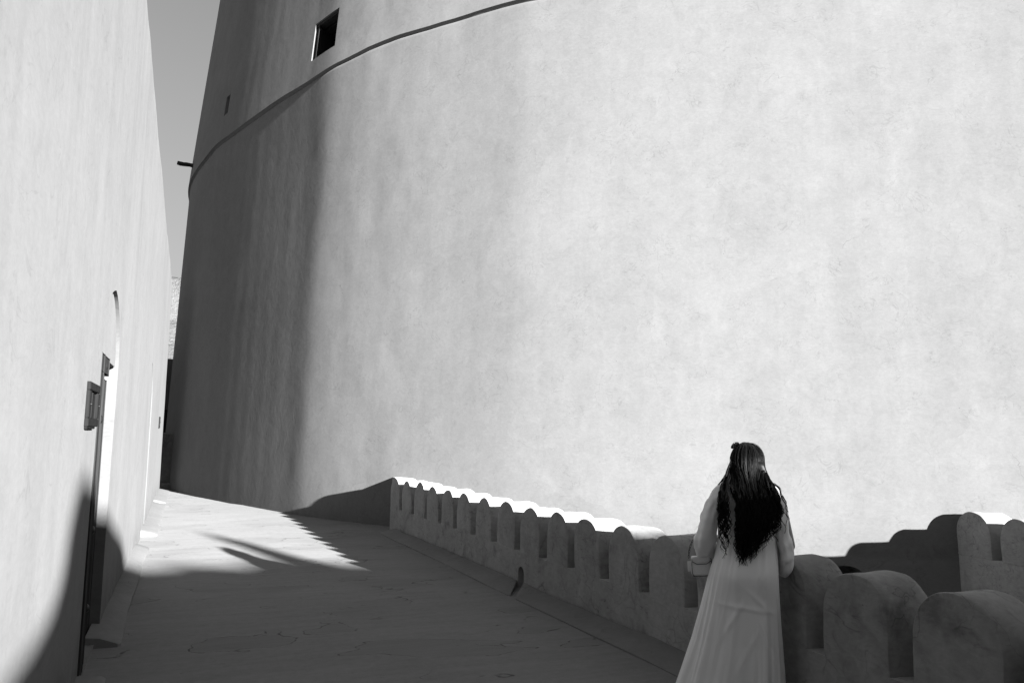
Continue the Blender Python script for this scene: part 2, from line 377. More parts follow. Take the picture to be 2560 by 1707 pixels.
# timber lintel over the big opening, and the timber spout on the flank
L0, L1 = tower_pt(28.3, 10.86, .01), tower_pt(31.3, 10.86, .01)
def beam_between(a, b, w, h, inward):
    d = (b-a).normalized(); n = Vector((-(TC[1]-a.y), (TC[0]-a.x), 0)).normalized(); inn = Vector((TC[0]-a.x, TC[1]-a.y, 0)).normalized()
    P = [a, b, b+inn*w, a+inn*w]; V = [tuple(p) for p in P]+[tuple(p+Vector((0, 0, -h))) for p in P]
    return mesh('lintel', V, [(0, 1, 2, 3), (7, 6, 5, 4), (0, 4, 5, 1), (1, 5, 6, 2), (2, 6, 7, 3), (3, 7, 4, 0)], False)
for q in range(3):
    a = tower_pt(28.32, 10.885, -.03-.22*q); b = tower_pt(31.28, 10.885, -.03-.22*q)
    o = link('lintel_beam', beam_between(a, b, .17, .07+.01*q, 1), M_wood); put(o, tower)
bv, bf = tube([(-.16+i*.09, .012*math.sin(i*2.1), .01*math.cos(i*1.7)) for i in range(8)], [.062, .068, .064, .067, .060, .066, .067, .067], 9)
o = link('spout', mesh('spout', bv, bf), M_wood); q = tower_pt(1.6, 9.98, .30)
o.location = q; o.rotation_euler = (0, R(1), R(4)); put(o, tower)

# ------------------------------------------------------------------ end of the passage
ew = empty('end_wall', (0, 28.2, 0)); tag(ew, 'dark shaded wall closing the far end of the walkway', 'wall')
def rough_box(x0, x1, y0, y1, z0, z1, n=.3, bev=.05, amp=.02, seed=1):
    bm = bmesh.new(); bmesh.ops.create_cube(bm, size=1)
    for v_ in bm.verts: v_.co = Vector((x0+(x1-x0)*(v_.co.x+.5), y0+(y1-y0)*(v_.co.y+.5), z0+(z1-z0)*(v_.co.z+.5)))
    bmesh.ops.bevel(bm, geom=bm.edges[:], offset=bev, segments=3, affect='EDGES', profile=.5)
    for it in range(7):
        ed = [e for e in bm.edges if e.calc_length() > n*1.5]
        if not ed: break
        bmesh.ops.subdivide_edges(bm, edges=ed, cuts=1, use_grid_fill=True)
    P = np.array([v_.co[:] for v_ in bm.verts])
    D = np.stack([fbm(P[:, 0]*1.3, P[:, 1]*1.3, P[:, 2]*1.3, 3, seed+k*7) for k in range(3)], -1)*amp
    for v_, d in zip(bm.verts, D): v_.co += Vector(d)
    bmesh.ops.triangulate(bm, faces=[f_ for f_ in bm.faces if len(f_.verts) > 4])
    me = bpy.data.meshes.new('m'); bm.to_mesh(me); bm.free(); me.polygons.foreach_set('use_smooth', [True]*len(me.polygons)); return me
o = link('wall', rough_box(-4, 1.2, 28.0, 28.6, -.1, 3.95, .4), M_tower); put(o, ew)
o = link('gate', box(-.45, .12, 27.96, 28.04, .02, 2.3, .01), M_wood); put(o, ew)
bt = empty('buttress', (.15, 25.3, 0)); tag(bt, 'low plastered buttress block at the foot of the tower', 'block')
o = link('body', rough_box(-.12, .75, 25.0, 26.2, -.05, 1.55, .2, .06, .03, 4), M_par); put(o, bt)
o = link('step', rough_box(-.10, .9, 24.7, 25.1, -.05, .16, .2, .03, .012, 8), M_par); put(o, bt)

# ------------------------------------------------------------------ left building
def wallx(y): return -.55 + .02*y
house = empty('plastered_house', (-3, 8, 0))
tag(house, 'tall pale plastered house wall with arched doorways along the walkway', 'building')
ys = np.concatenate([np.arange(-8, 3, .3), np.arange(3, 23.7, .11), [23.70, 23.76, 23.80]])
zf = np.concatenate([np.arange(-.15, 5.6, .12), [5.6, 5.68, 5.74, 5.78]])
HT = 5.80
secs = []
for y in ys:
    yy = np.full_like(zf, y)
    x = wallx(y) + .010*fbm(yy*.35, zf*.22, 0*zf, 2, 41) + .0028*fbm(yy*1.6, zf*.8, 0*zf, 3, 44)
    if y > 23.69: x = x - {0: .01, 1: .03, 2: .06}[min(2, int(round((y-23.70)/.05)))]
    dt = np.clip((zf-5.6)/.2, 0, 1); x = x - .10*(1-np.sqrt(np.clip(1-dt**2, 0, 1)))
    tw_ = .02*float(fbm(np.array(y*.5), np.array(0.), np.array(0.), 3, 47))
    zt = zf + tw_*np.clip((zf-5)/.8, 0, 1)
    loop = [(a, y, c) for a, c in zip(x, zt)] + [(wallx(y)-.25, y, HT+tw_), (wallx(y)-6, y, HT), (wallx(y)-6, y, -.15)]
    secs.append(loop)
V, F = loft(secs)
hw = link('wall', mesh('house_wall', V, F), M_left)
def arch_prof(y0, y1, zs_, apex, z0=-.4, n=9):
    "pointed arch outline as (y, z)"
    ym = (y0+y1)/2; P = [(y0, z0), (y1, z0), (y1, zs_)]
    for k in range(1, n+1):
        t = k/n; P.append((y1-(y1-ym)*(1-math.cos(t*math.pi/2*.92))/(1-math.cos(math.pi/2*.92)), zs_+(apex-zs_)*math.sin(t*math.pi/2*.92)/math.sin(math.pi/2*.92)))
    for k in range(n-1, -1, -1):
        t = k/n; P.append((y0+(ym-y0)*(1-math.cos(t*math.pi/2*.92))/(1-math.cos(math.pi/2*.92)), zs_+(apex-zs_)*math.sin(t*math.pi/2*.92)/math.sin(math.pi/2*.92)))
    return P
def recess(y0, y1, zs_, apex, depth, z0=-.4):
    P = arch_prof(y0, y1, zs_, apex, z0)
    return cutter([(wallx(y)+.3, y, z) for y, z in P], [(wallx(y)-depth, y, z) for y, z in P])
boolean(hw, [recess(6.05, 7.47, 2.12, 2.71, .125), recess(13.62, 14.9, 2.15, 2.74, .007)])
put(hw, house)
def door(y0, y1, zt, n_near, depth=.125):
    "timber door set in the recess: near leaf stile flush, boards behind, studs and a lintel"
    d = empty('door', (wallx(y0), y0, 0)); put(d, house)
    def slab(nm, ya, yb, za, zb, p0, p1, mat=M_wood, bev=.006):
        bm = bmesh.new(); bmesh.ops.create_cube(bm, size=1)
        for v_ in bm.verts:
            y = ya+(yb-ya)*(v_.co.y+.5); p = p0+(p1-p0)*(v_.co.x+.5)
            v_.co = Vector((wallx(y)-p, y, za+(zb-za)*(v_.co.z+.5)))
        bmesh.ops.bevel(bm, geom=bm.edges[:], offset=bev, segments=1, affect='EDGES')
        me_ = bpy.data.meshes.new(nm); bm.to_mesh(me_); bm.free(); o_ = link(nm, me_, mat); put(o_, d); return o_
    slab('stile', y0+.005, y0+.20, .03, zt, .002, depth-.002)
    slab('stile', y0+.21, y0+.42, .03, zt-.12, .018, depth-.002)
    k = 0; y = y0+.43
    while y < y1-.06:
        slab('board', y, min(y+.15, y1-.005), .03, zt-.12, depth-.045, depth-.004); y += .156; k += 1
    slab('lintel', y0+.004, y0+.60, zt-.12, zt, .004, depth-.003)
    for yy_, zz_ in [(y0+.34, zt-.45), (y0+.34, zt-1.22), (y0+.34, zt-1.75), (y0+.45, zt-.06)]:
        sv, sf = lathe([(.034, -.01), (.034, .0), (.030, .012), (.018, .022), (.004, .026)], 12)
        s_ = link('stud', mesh('stud', sv, sf), M_iron); s_.rotation_euler = (0, R(90), 0); s_.location = (wallx(yy_)-.018, yy_, zz_); put(s_, d)
    slab('threshold', y0+.01, y1-.005, -.02, .03, .0, depth-.003, M_kerb)
door(6.05, 7.47, 2.168, 2)
tv = [(wallx(y)-p, y, z) for z in (2.169, 2.72) for y, p in ((6.0, .024), (7.43, .024), (7.43, .14), (6.0, .14))]
o = link('tympanum', mesh('tympanum', tv, [(0, 1, 2, 3), (4, 5, 6, 7), (0, 1, 5, 4), (1, 2, 6, 5), (2, 3, 7, 6), (3, 0, 4, 7)], False), M_left); put(o, house)

def wall_box(y0, y1, z0, z1, label, proud=.024):
    e = empty('wooden_wall_box', (wallx((y0+y1)/2), (y0+y1)/2, z0)); tag(e, label, 'wooden box')
    def bx(nm, ya, yb, za, zb, pa, pb, mat=M_wood2):
        bm = bmesh.new(); bmesh.ops.create_cube(bm, size=1)
        for v_ in bm.verts:
            y = ya+(yb-ya)*(v_.co.y+.5); v_.co = Vector((wallx(y)+pa+(pb-pa)*(v_.co.x+.5), y, za+(zb-za)*(v_.co.z+.5)))
        bmesh.ops.bevel(bm, geom=bm.edges[:], offset=.004, segments=2, affect='EDGES')
        me_ = bpy.data.meshes.new(nm); bm.to_mesh(me_); bm.free(); o_ = link(nm, me_, mat); put(o_, e)
    w = (y1-y0)*.16; h = (z1-z0)*.19
    bx('back', y0+.01, y1-.01, z0+.01, z1-.01, -.02, .004)
    bx('rail', y0, y1, z1-h, z1, -.02, proud); bx('rail', y0, y1, z0, z0+h, -.02, proud)
    bx('stile', y0, y0+w, z0+h+.001, z1-h-.001, -.02, proud); bx('stile', y1-w, y1, z0+h+.001, z1-h-.001, -.02, proud)
    bx('bar', (y0+y1)/2-.03, (y0+y1)/2+.03, z0+h+.001, z1-h-.001, -.02, proud-.012)
    bx('foot', y0+.01, y1-.15, z0-.014, z0-.0005, -.02, proud-.004)
    for yy_ in (y0+w*.7, y1-w*.4):
        sv, sf = lathe([(.008, -.004), (.009, .003), (.006, .008), (.002, .010)], 10)
        s_ = link('knob', mesh('knob', sv, sf), M_iron); s_.rotation_euler = (0, R(90), 0); s_.location = (wallx(yy_)+proud, yy_, (z0+z1)/2); put(s_, e)
wall_box(5.28, 5.86, 1.665, 1.93, 'dark wooden framed box on the pale wall beside the first arched door')
wall_box(19.65, 20.05, 1.70, 1.95, 'small dark wooden box fixed past the second arched doorway', .02)

# kerbs at the foot of the left wall
def kerb_left(y0, y1, w=.20, h=.085, seed=0):
    ys_ = np.concatenate([[y0, y0+.03], np.arange(y0+.15, y1-.15, .2), [y1-.03, y1]]); secs = []
    for i, y in enumerate(ys_):
        e = .02 if i in (0, len(ys_)-1) else 0
        n_ = .022*float(vnoise(np.array(y*1.7), np.array(0.), np.array(0.), seed)); n2_ = .006*float(vnoise(np.array(y*3.1), np.array(5.), np.array(0.), seed))
        x0 = wallx(y)-.06; ww = w+.06+n_-e
        secs.append([(x0, y, -.04), (x0+ww, y, -.04), (x0+ww, y, .022+n2_), (x0+ww-.03, y, .040+n2_-e*.3), (x0+.10, y, h+n2_-e*.5), (x0, y, h+.012+n2_-e*.5)])
    V, F = loft(secs); me = mesh('kerb', V, F); angle_smooth(me, 35)
    tag(link('kerb', me, M_kerb), kind='structure')
kerb_left(7.0, 12.45, .17, .08, 1); kerb_left(13.9, 19.3, .24, .09, 2); kerb_left(19.9, 23.7, .26, .09, 3); kerb_left(1.0, 6.1, .17, .05, 4)

# ------------------------------------------------------------------ near parapet
PX0, PX1 = 3.64, 4.02
SLITS = [(13.13, 12.97), (12.42, 12.28), (11.73, 11.60), (11.06, 10.925), (10.41, 10.25), (9.72, 9.53), (9.01, 8.84), (8.32, 8.16), (7.67, 7.50), (7.03, 6.885),
         (6.40, 6.244), (5.75, 5.60), (5.125, 4.977), (4.51, 4.36), (3.89, 3.737), (3.274, 3.13), (2.64, 2.49), (2.0, 1.85), (1.36, 1.21), (.72, .57)]
SILL = .386
def fdisp(y, z, x0): return .007*fbm(np.asarray(y)*1.1, np.asarray(z)*1.1, np.asarray(z)*0+x0, 3, 61)
par = empty('parapet_wall', (3.8, 8, 0)); tag(par, 'low plastered parapet with rounded merlons and narrow slits along the walkway', 'parapet')
ys = np.concatenate([np.arange(-.2, 13.62, .10), [13.66, 13.69]]); secs = []
zc = np.concatenate([[-3.3, -.3], np.arange(-.06, SILL-.03, .05), [SILL]])
for y in ys:
    xf = PX0 + fdisp(np.full_like(zc, y), zc, 3.)
    secs.append([(a, y, c) for a, c in zip(xf, zc)] + [(PX1, y, SILL), (PX1, y, -3.3)])
V, F = loft(secs); pw = link('wall', mesh('parapet_base', V, F), M_par)
dh = [(8.12+.075*math.cos(a), .155+.075*math.sin(a)) for a in [math.pi*k/10 for k in range(11)]] + [(8.045, -.02), (8.195, -.02)]
dh = [(8.195, .0), *[(y, z) for y, z in dh[:11]], (8.045, .0)]
boolean(pw, [cutter([(3.3, y, z) for y, z in dh], [(4.2, y-.0, z) for y, z in dh])]); put(pw, par)
def merlon(y0, y1, top, sill, x0, x1, pointed=1.0, seed=0, frame=None, round_back=.09):
    "solid barrel-topped merlon between y0<y1 (front face at x0)"
    w = (y1-y0)/2; ym = (y0+y1)/2; rise = min(w*1.02, (top-sill)*.55); sp = top-rise
    prof = []
    for k in range(6): prof.append((-w, sill+(sp-sill)*k/6))
    for k in range(29):
        a = math.pi*(1-k/28); c = math.cos(a); s_ = math.sin(a)
        prof.append((w*math.copysign(abs(c)**.96, c), sp+rise*abs(s_)**.94))
    for k in range(1, 7): prof.append((w, sp-(sp-sill)*k/6))
    rng = random.Random(seed); lean = rng.uniform(-.02, .02); skew = rng.uniform(-.05, .05)
    n = len(prof); zc_ = sill+(top-sill)*.45
    def ring(x, ins):
        out = []; fl = 1+.29*max(0, (x-x0)/(x1-x0)-.12)/.88
        for (py, pz) in prof:
            hgt = max(0, (pz-sill)/(top-sill)); d = math.hypot(py, max(0, pz-sp)) or 1
            iy, iz = (-math.copysign(1, py), 0) if pz <= sp else (-py/d, -(pz-sp)/d)
            py = py*(fl if pz <= sp else 1+(fl-1)*max(0, 1-(pz-sp)/rise*1.6))
            out.append([x, ym+py+iy*ins+lean*hgt, pz+iz*ins*min(1, hgt*3)+skew*py*hgt])
        return out
    D = x1-x0; rows = []
    for s_ in (.3, .65): 
        rows.append([[x0, ym+(q[1]-ym)*s_, sill+(q[2]-sill)*1.0 if False else (zc_+(q[2]-zc_)*s_)] for q in ring(x0, .011)])
    rows += [ring(x0, .011), ring(x0+.003, .004), ring(x0+.012, 0)]
    for t in (.2, .4, .6, .78): rows.append(ring(x0+D*t, 0))
    rb = round_back
    for a in (.35, .7, 1.0): rows.append(ring(x1-rb*(1-math.sin(a*math.pi/2)), rb*.7*(1-math.cos(a*math.pi/2))))
    for s_ in (.6, .2): rows.append([[x1, ym+(q[1]-ym)*s_, zc_+(q[2]-zc_)*s_] for q in rows[11]])
    P = np.array([p for r_ in rows for p in r_])
    nd = fdisp(P[:, 1], P[:, 2], 3.); fr = np.clip(1-(P[:, 0]-x0)/.1, 0, 1); P[:, 0] += nd*fr
    up_ = np.clip((P[:, 2]-sill)/.05, 0, 1)
    P[:, 1] += .010*fbm(P[:, 0]*3, P[:, 1]*2, P[:, 2]*2, 3, 71+seed)*up_
    P[:, 2] += .014*fbm(P[:, 0]*3, P[:, 1]*2.5, P[:, 2]*2.5, 3, 83+seed)*up_
    if frame: P = np.array([frame(p) for p in P])
    V = P.tolist(); F = []
    for i in range(len(rows)-1):
        for k in range(n-1): F.append((i*n+k, i*n+k+1, (i+1)*n+k+1, (i+1)*n+k))
        F.append((i*n+n-1, i*n, (i+1)*n, (i+1)*n+n-1))
    F.append(tuple(range(n))[::-1]); F.append(tuple((len(rows)-1)*n+k for k in range(n)))
    me = mesh('merlon', V, F); angle_smooth(me, 42); return me
edges = [13.68]+[q for s_ in SLITS for q in s_]
for i in range(0, len(edges)-1, 2):
    top = .885 + (.012 if i > 26 else 0) + random.uniform(-.006, .006) + (.012 if i < 5 else 0)
    o = link('merlon', merlon(edges[i+1], edges[i], top, SILL, PX0, PX1, seed=i), M_par); put(o, par)
o = link('shade_pier', rough_box(3.80, 4.03, 13.62, 15.4, -3.3, .865, .2, .02, .004, 12), M_par); put(o, par)  # hidden block added to stop sun leaking and throw a straight shadow on the tower

def kerb_right(y0, y1, seed, sk0=0.0, sk1=0.0):
    ys_ = np.concatenate([[y0, y0+.02], np.arange(y0+.08, y1-.08, .09), [y1-.02, y1]]); secs = []
    for i, y in enumerate(ys_):
        e = .015 if i in (0, len(ys_)-1) else 0
        n_ = .014*float(vnoise(np.array(y*1.3), np.array(2.), np.array(0.), seed)); n2_ = .006*float(vnoise(np.array(y*2.7), np.array(7.), np.array(0.), seed))
        g = .016*float(fbm(np.array(y*1.1), np.array(3.), np.array(0.), 4, seed+20))
        xo = 3.35+n_+e; xi = 3.634-max(-.01, 1.3*g+.012)
        S_ = [(xi, -.05), (xo, -.05), (xo, .012), (xo+.025, .026+n2_*.5), (3.54, .060+n2_-e*.3), (xi-.012, .080+n2_-e*.3), (xi, .074)]
        sh = sk0*math.exp(-(y-y0)/.45)+sk1*math.exp(-(y1-y)/.45)
        secs.append([(x, y+sh*(x-3.64), z) for x, z in S_])
    V, F = loft(secs); me = mesh('kerb', V, F); angle_smooth(me, 35)
    tag(link('kerb', me, M_kerb), kind='structure')
kerb_right(8.225, 13.25, 5, 1.65, 0); kerb_right(-.2, 8.045, 6, 0, 1.5)

# ------------------------------------------------------------------ far parapet (beyond the sunken court)
far = empty('parapet_wall', (11.3, 8, 0)); tag(far, 'shaded parapet with broader merlons beyond the sunken court against the tower', 'parapet')
O2 = Vector((10.74, 8.50, 0)); d2 = Vector((-.19, -.982, 0)).normalized(); n2 = Vector((-d2.y, d2.x, 0)); n2 = -n2 if n2.x < 0 else n2
def fr2(p):   # local: x = depth from front face, y = along the wall from the tower, z
    q = O2 + d2*p[1] + n2*p[0]; return (q.x, q.y, p[2])
secs = []
zc2 = np.concatenate([np.arange(-3.3, -.01, .2), [.025]])
for y in np.arange(-1.2, 9.4, .15):
    xf = fdisp(np.full_like(zc2, y), zc2, 9.)*1.5
    secs.append([fr2((a, y, c)) for a, c in zip(xf, zc2)] + [fr2((.54, y, .025)), fr2((.54, y, -3.3))])
V, F = loft(secs); o = link('wall', mesh('far_parapet_base', V, F), M_par); put(o, far)
y = .178
for k in range(10):
    o = link('merlon', merlon(y, y+.622, .63+random.uniform(-.01, .01), .025, 0, .54, seed=200+k, frame=fr2), M_par); put(o, far); y += .786

# ------------------------------------------------------------------ the building behind the walk whose shade lies over it
Uu = Vector((.952, .305, 0)).normalized(); Aa = Vector((-.305, .952, 0)).normalized()
def ua(u, a, z): q = Uu*u + Aa*a; return Vector((q.x, q.y, z))
bk = empty('fort_building', ua(3, -21, -3.2)); tag(bk, 'plastered fort building with stepped lower roofline and an added tall shade block behind the walkway', 'building')
def prism(nm, prof, a0, a1, mat):
    V = [tuple(ua(u, a0, z)) for u, z in prof]+[tuple(ua(u, a1, z)) for u, z in prof]; n = len(prof)
    F = [(k, (k+1) % n, (k+1) % n+n, k+n) for k in range(n)]+[tuple(range(n))[::-1], tuple(range(n, 2*n))]
    o = link(nm, mesh(nm, V, F, False), mat); put(o, bk)
zo = 19*.19
roof = [(.45, -3.2), (7.3, -3.2), (7.3, 1.5), (7.15, 1.66), (6.2, 1.70), (5.5, 1.72), (5.3, 1.76), (5.0, 1.84), (4.85, 1.89), (4.5, 1.90), (4.2, 1.86), (3.9, 1.93), (3.7, 1.97), (3.5, 1.93), (3.2, 1.95), (2.95, 2.05), (2.8, 2.20), (2.6, 2.26), (2.2, 2.30), (1.7, 2.40), (1.38, 2.40), (1.28, 2.30), (1.19, 2.05), (1.15, 1.80), (1.05, 1.62), (.9, 1.50), (.7, 1.40), (.5, 1.30)]
du = lambda u: u+float(np.interp(u, [.5, 1.3, 2.2, 3.2, 4.5, 5.2, 5.5, 7.3], [-.06, -.09, -.14, -.19, -.20, -.22, -.15, -.15]))
prism('wall', [(du(u), z if z < -3 else z+zo) for u, z in roof], -19, -23, M_left)
prism('shade_block', [(-11, -3.2), (.18, -3.2), (.18, 11.5), (.08, 11.62), (-11, 11.62)], -18.9, -26, M_left)  # unseen block added to shade the near house wall and cut ambient light
pin = []
pl = [(-.34, 1.70), (-.27, 1.85), (-.18, 2.02), (-.10, 2.2), (-.04, 2.38), (.02, 2.5), (.07, 2.54), (.12, 2.50), (.15, 2.36), (.16, 2.15), (.14, 1.95), (.12, 1.70)]
prism('pinnacle', [(4.88+u, z+zo) for u, z in pl], -19.05, -19.5, M_left)

# ------------------------------------------------------------------ the woman
def fabric(name, g):
    m = NB(name); P = m.pos(obj=True); n = m.noise(m.pos((1, 1, .25), obj=True), 9, 3, .55, .6); w = m.noise(P, 420, 1)
    m.grey(m.math('MULTIPLY', m.math('MULTIPLY_ADD', m.math('SUBTRACT', n, .5), .10, 1.0), g))
    m.l(m.bump(m.math('MULTIPLY_ADD', w, .03, n), .25, .012), m.b.inputs['Normal'])
    m.b.inputs['Roughness'].default_value = .42; m.b.inputs['Specular IOR Level'].default_value = .5; m.b.inputs['Sheen Weight'].default_value = .5
    m.b.inputs['Anisotropic'].default_value = .3
    return m.m
M_gown = fabric('satin', .9)
M_skin = simple('skin', .34, .5, .06, 60, bump=.1)
M_hair = simple('hair_black', .005, .45, .3, 60, bump=0, spec=.12)
M_bag = simple('bag_leather', .75, .45, .08, 120, bump=.4)
M_edge = simple('bag_edge', .03, .5, .1, 60)
M_lens = simple('lens_black', .010, .15, .05, 10, bump=0, spec=.5)
M_shoe = simple('shoe', .2, .5, .1, 40)

WPOS = (3.405, 4.105, .004); WROT = -R(41)
woman = empty('person', WPOS, WROT)
tag(woman, 'person with long wavy black hair in a pale satin gown leaning at the parapet', 'person')
def capsule(p0, r0, p1, r1, n=14, sc=(1, 1, 1)):
    p0, p1 = Vector(p0), Vector(p1); t = (p1-p0).normalized(); a = t.orthogonal().normalized(); b_ = t.cross(a); V, F = [], []; rows = []
    for k in range(5): th = math.pi/2*(1-k/4.0*.999); rows.append((p0-t*r0*math.sin(th), max(r0*math.cos(th), 1e-4)))
    for k in range(5): th = math.pi/2*(k/4.0*.999); rows.append((p1+t*r1*math.sin(th), max(r1*math.cos(th), 1e-4)))
    for c, r_ in rows:
        for k in range(n): q = 2*math.pi*k/n; V.append(c+(a*math.cos(q)+b_*math.sin(q))*r_)
    for i in range(len(rows)-1):
        for k in range(n): F.append((i*n+k, i*n+(k+1) % n, (i+1)*n+(k+1) % n, (i+1)*n+k))
    F.append(tuple(range(n))[::-1]); F.append(tuple((len(rows)-1)*n+k for k in range(n)))
    return V, F
def ellip(c, r, nu=20, nv=12, rot=None):
    V, F = [], []
    for j in range(nv+1):
        th = math.pi*min(max(j/nv, .004), .996)
        for k in range(nu):
            ph = 2*math.pi*k/nu; p = Vector((r[0]*math.sin(th)*math.cos(ph), r[1]*math.sin(th)*math.sin(ph), r[2]*math.cos(th)))
            if rot: p = rot @ p
            V.append(Vector(c)+p)
    for j in range(nv):
        for k in range(nu): F.append((j*nu+k, j*nu+(k+1) % nu, (j+1)*nu+(k+1) % nu, (j+1)*nu+k))
    F.append(tuple(range(nu))[::-1]); F.append(tuple(nv*nu+k for k in range(nu)))
    return V, F
HEADC = Vector((0, .035, 1.50)); HR = Matrix.Rotation(R(40), 3, 'Z')       # head turned a little to her left
def hp(x, y, z): return HEADC + HR @ Vector((x, y, z))
parts = [ellip((0, .0, .86), (.155, .105, .13)), ellip((0, .005, 1.04), (.125, .085, .2)), ellip((0, .01, 1.19), (.145, .095, .14)),
         capsule((-.15, .005, 1.275), .048, (.15, .005, 1.275), .048), capsule((0, .01, 1.27), .05, (0, .03, 1.43), .045),
         ellip(hp(0, 0, .015), (.073, .090, .090), rot=HR), ellip(hp(0, .03, -.045), (.057, .060, .072), rot=HR), ellip(hp(0, .045, -.09), (.03, .03, .022), rot=HR),
         capsule(hp(0, .088, -.008), .008, hp(0, .104, -.042), .012), ellip(hp(0, .088, -.072), (.023, .011, .006), rot=HR), ellip(hp(0, .086, -.083), (.020, .011, .006), rot=HR),
         capsule(hp(-.045, .072, .012), .008, hp(-.012, .084, .012), .008), capsule(hp(.012, .084, .012), .008, hp(.045, .072, .012), .008),
         ellip(hp(-.068, -.005, -.02), (.010, .015, .026), rot=HR), ellip(hp(.068, -.005, -.02), (.010, .015, .026), rot=HR)]
for sx in (-1, 1):
    parts += [capsule((sx*.085, 0, .84), .088, (sx*.08, .012, .46), .056), capsule((sx*.08, .012, .46), .054, (sx*.078, -.02, .09), .036),
              capsule((sx*.078, -.03, .045), .036, (sx*.09, .12, .034), .030)]
ARM = {-1: ((-.175, .005, 1.265), (-.262, .02, .995), (-.16, .235, .985)), 1: ((.175, .005, 1.265), (.238, .045, .985), (.11, .27, .955))}
for sx, (sh, el_, wr) in ARM.items():
    parts += [capsule(sh, .048, el_, .038), capsule(el_, .037, wr, .025)]
    fwd_ = (Vector(wr)-Vector(el_)).normalized(); fwd_.z = 0; fwd_.normalize(); side = Vector((fwd_.y, -fwd_.x, 0))*sx; dn = Vector((0, 0, -1))
    wv_ = Vector(wr); palm = wv_+fwd_*.05
    parts += [ellip(palm, (.038, .048, .015), rot=Matrix((Vector((fwd_.y, -fwd_.x, 0)), fwd_, Vector((0, 0, 1)))).transposed()), capsule(wv_, .024, palm, .018)]
    for k, (off, ln) in enumerate(((-.028, .062), (-.009, .075), (.010, .082), (.028, .074))):
        a0 = palm+fwd_*.035+side*(-off); a1 = a0+fwd_*ln*.45+dn*.004; a2 = a1+fwd_*ln*.33+dn*.016; a3 = a2+fwd_*ln*.18+dn*.018
        parts += [capsule(a0, .0092, a1, .0088, 10), capsule(a1, .0088, a2, .0082, 10), capsule(a2, .0082, a3, .0072, 10)]
    t0 = palm-fwd_*.02-side*.030; t1 = t0-side*.024+fwd_*.028; t2 = t1+fwd_*.030-side*.006+dn*.006
    parts += [capsule(t0, .012, t1, .0105, 10), capsule(t1, .0105, t2, .0085, 10)]
V, F = join_vf(parts)
body = link('body', mesh('body', V, F), M_skin)
rm = body.modifiers.new('r', 'REMESH'); rm.mode = 'VOXEL'; rm.voxel_size = .0052
sm = body.modifiers.new('s', 'SMOOTH'); sm.factor = .5; sm.iterations = 4
dg = bpy.context.evaluated_depsgraph_get(); dg.update(); me = bpy.data.meshes.new_from_object(body.evaluated_get(dg)); body.modifiers.clear(); body.data = me
me.polygons.foreach_set('use_smooth', [True]*len(me.polygons)); me.materials.clear(); me.materials.append(M_skin); body.parent = woman
for sx in (-1, 1):
    V, F = ellip((0, 0, 0), (.0125, .0125, .0125), 14, 10); o = link('eye', mesh('eye', V, F), M_lens, woman); o.location = hp(sx*.030, .074, -.004)
    V, F = join_vf([capsule((sx*.078, -.045, .04), .042, (sx*.09, .13, .036), .036)])
    o = link('shoe', mesh('shoe', [(p[0], p[1], max(p[2]*.9, .0)) for p in V], F), M_shoe, woman)

# gown: left/right half widths and back/front depths by height
GZ = [1.415, 1.40, 1.375, 1.35, 1.325, 1.30, 1.25, 1.15, 1.0, .9, .8, .6, .4, .2, .06, .012]
GL = [.050, .058, .085, .13, .175, .198, .195, .188, .19, .212, .245, .295, .350, .415, .462, .475]
GR = [.050, .058, .085, .13, .175, .198, .192, .182, .176, .178, .180, .184, .188, .192, .196, .20]
GB = [.040, .050, .065, .080, .092, .100, .112, .112, .108, .128, .140, .142, .150, .168, .190, .20]
GF = [.050, .058, .070, .085, .098, .108, .118, .118, .115, .118, .125, .135, .150, .175, .2, .21]
GY = [.03, .025, .015, .008, .003, 0, 0, 0, 0, 0, 0, -.005, -.01, -.02, -.03, -.03]
def gi(t, z): return np.interp(-z, [-q for q in GZ], t)
nth, nzz = 220, 150
zz = np.concatenate([np.linspace(1.415, 1.25, 30), np.linspace(1.24, .012, nzz-30)])
th = np.linspace(0, 2*np.pi, nth, endpoint=False)
TH, Z = np.meshgrid(th, zz)
c, s_ = np.cos(TH), np.sin(TH)
ex = .82
wx = np.where(c > 0, gi(GR, Z), gi(GL, Z)); wy = np.where(s_ > 0, gi(GF, Z), gi(GB, Z))
X = wx*np.sign(c)*np.abs(c)**ex; Yv = wy*np.sign(s_)*np.abs(s_)**ex + gi(GY, Z)
amp = np.clip((1.28-Z)/1.2, 0, 1)
sk = .55*np.clip(1.1-Z, 0, 2)                                             # folds trail to her left
fold = 1.0*vnoise(c*2.4+sk*.6, s_*2.4, Z*.55, 3)+.6*vnoise(c*5.5+sk*1.5, s_*5.5, Z*.7, 5)+.28*vnoise(c*11+sk*2.5, s_*11, Z*1.3, 8)
ridge = -np.abs(vnoise(c*4.2+sk*1.3, s_*4.2, Z*.5, 14))*1.2
f_amp = .002+.015*amp
X = X+(fold+ridge*.7)*f_amp*c; Yv = Yv+(fold+ridge*.7)*f_amp*s_
for bx_ in (-.075, .075): Yv = Yv-.022*np.exp(-((X-bx_)/.07)**2-((Z-.80)/.085)**2)*(s_ < 0)
Yv = Yv-.014*np.exp(-((X+.05)/.16)**2-((Z-1.22)/.10)**2)*(s_ < 0)          # shoulder blades
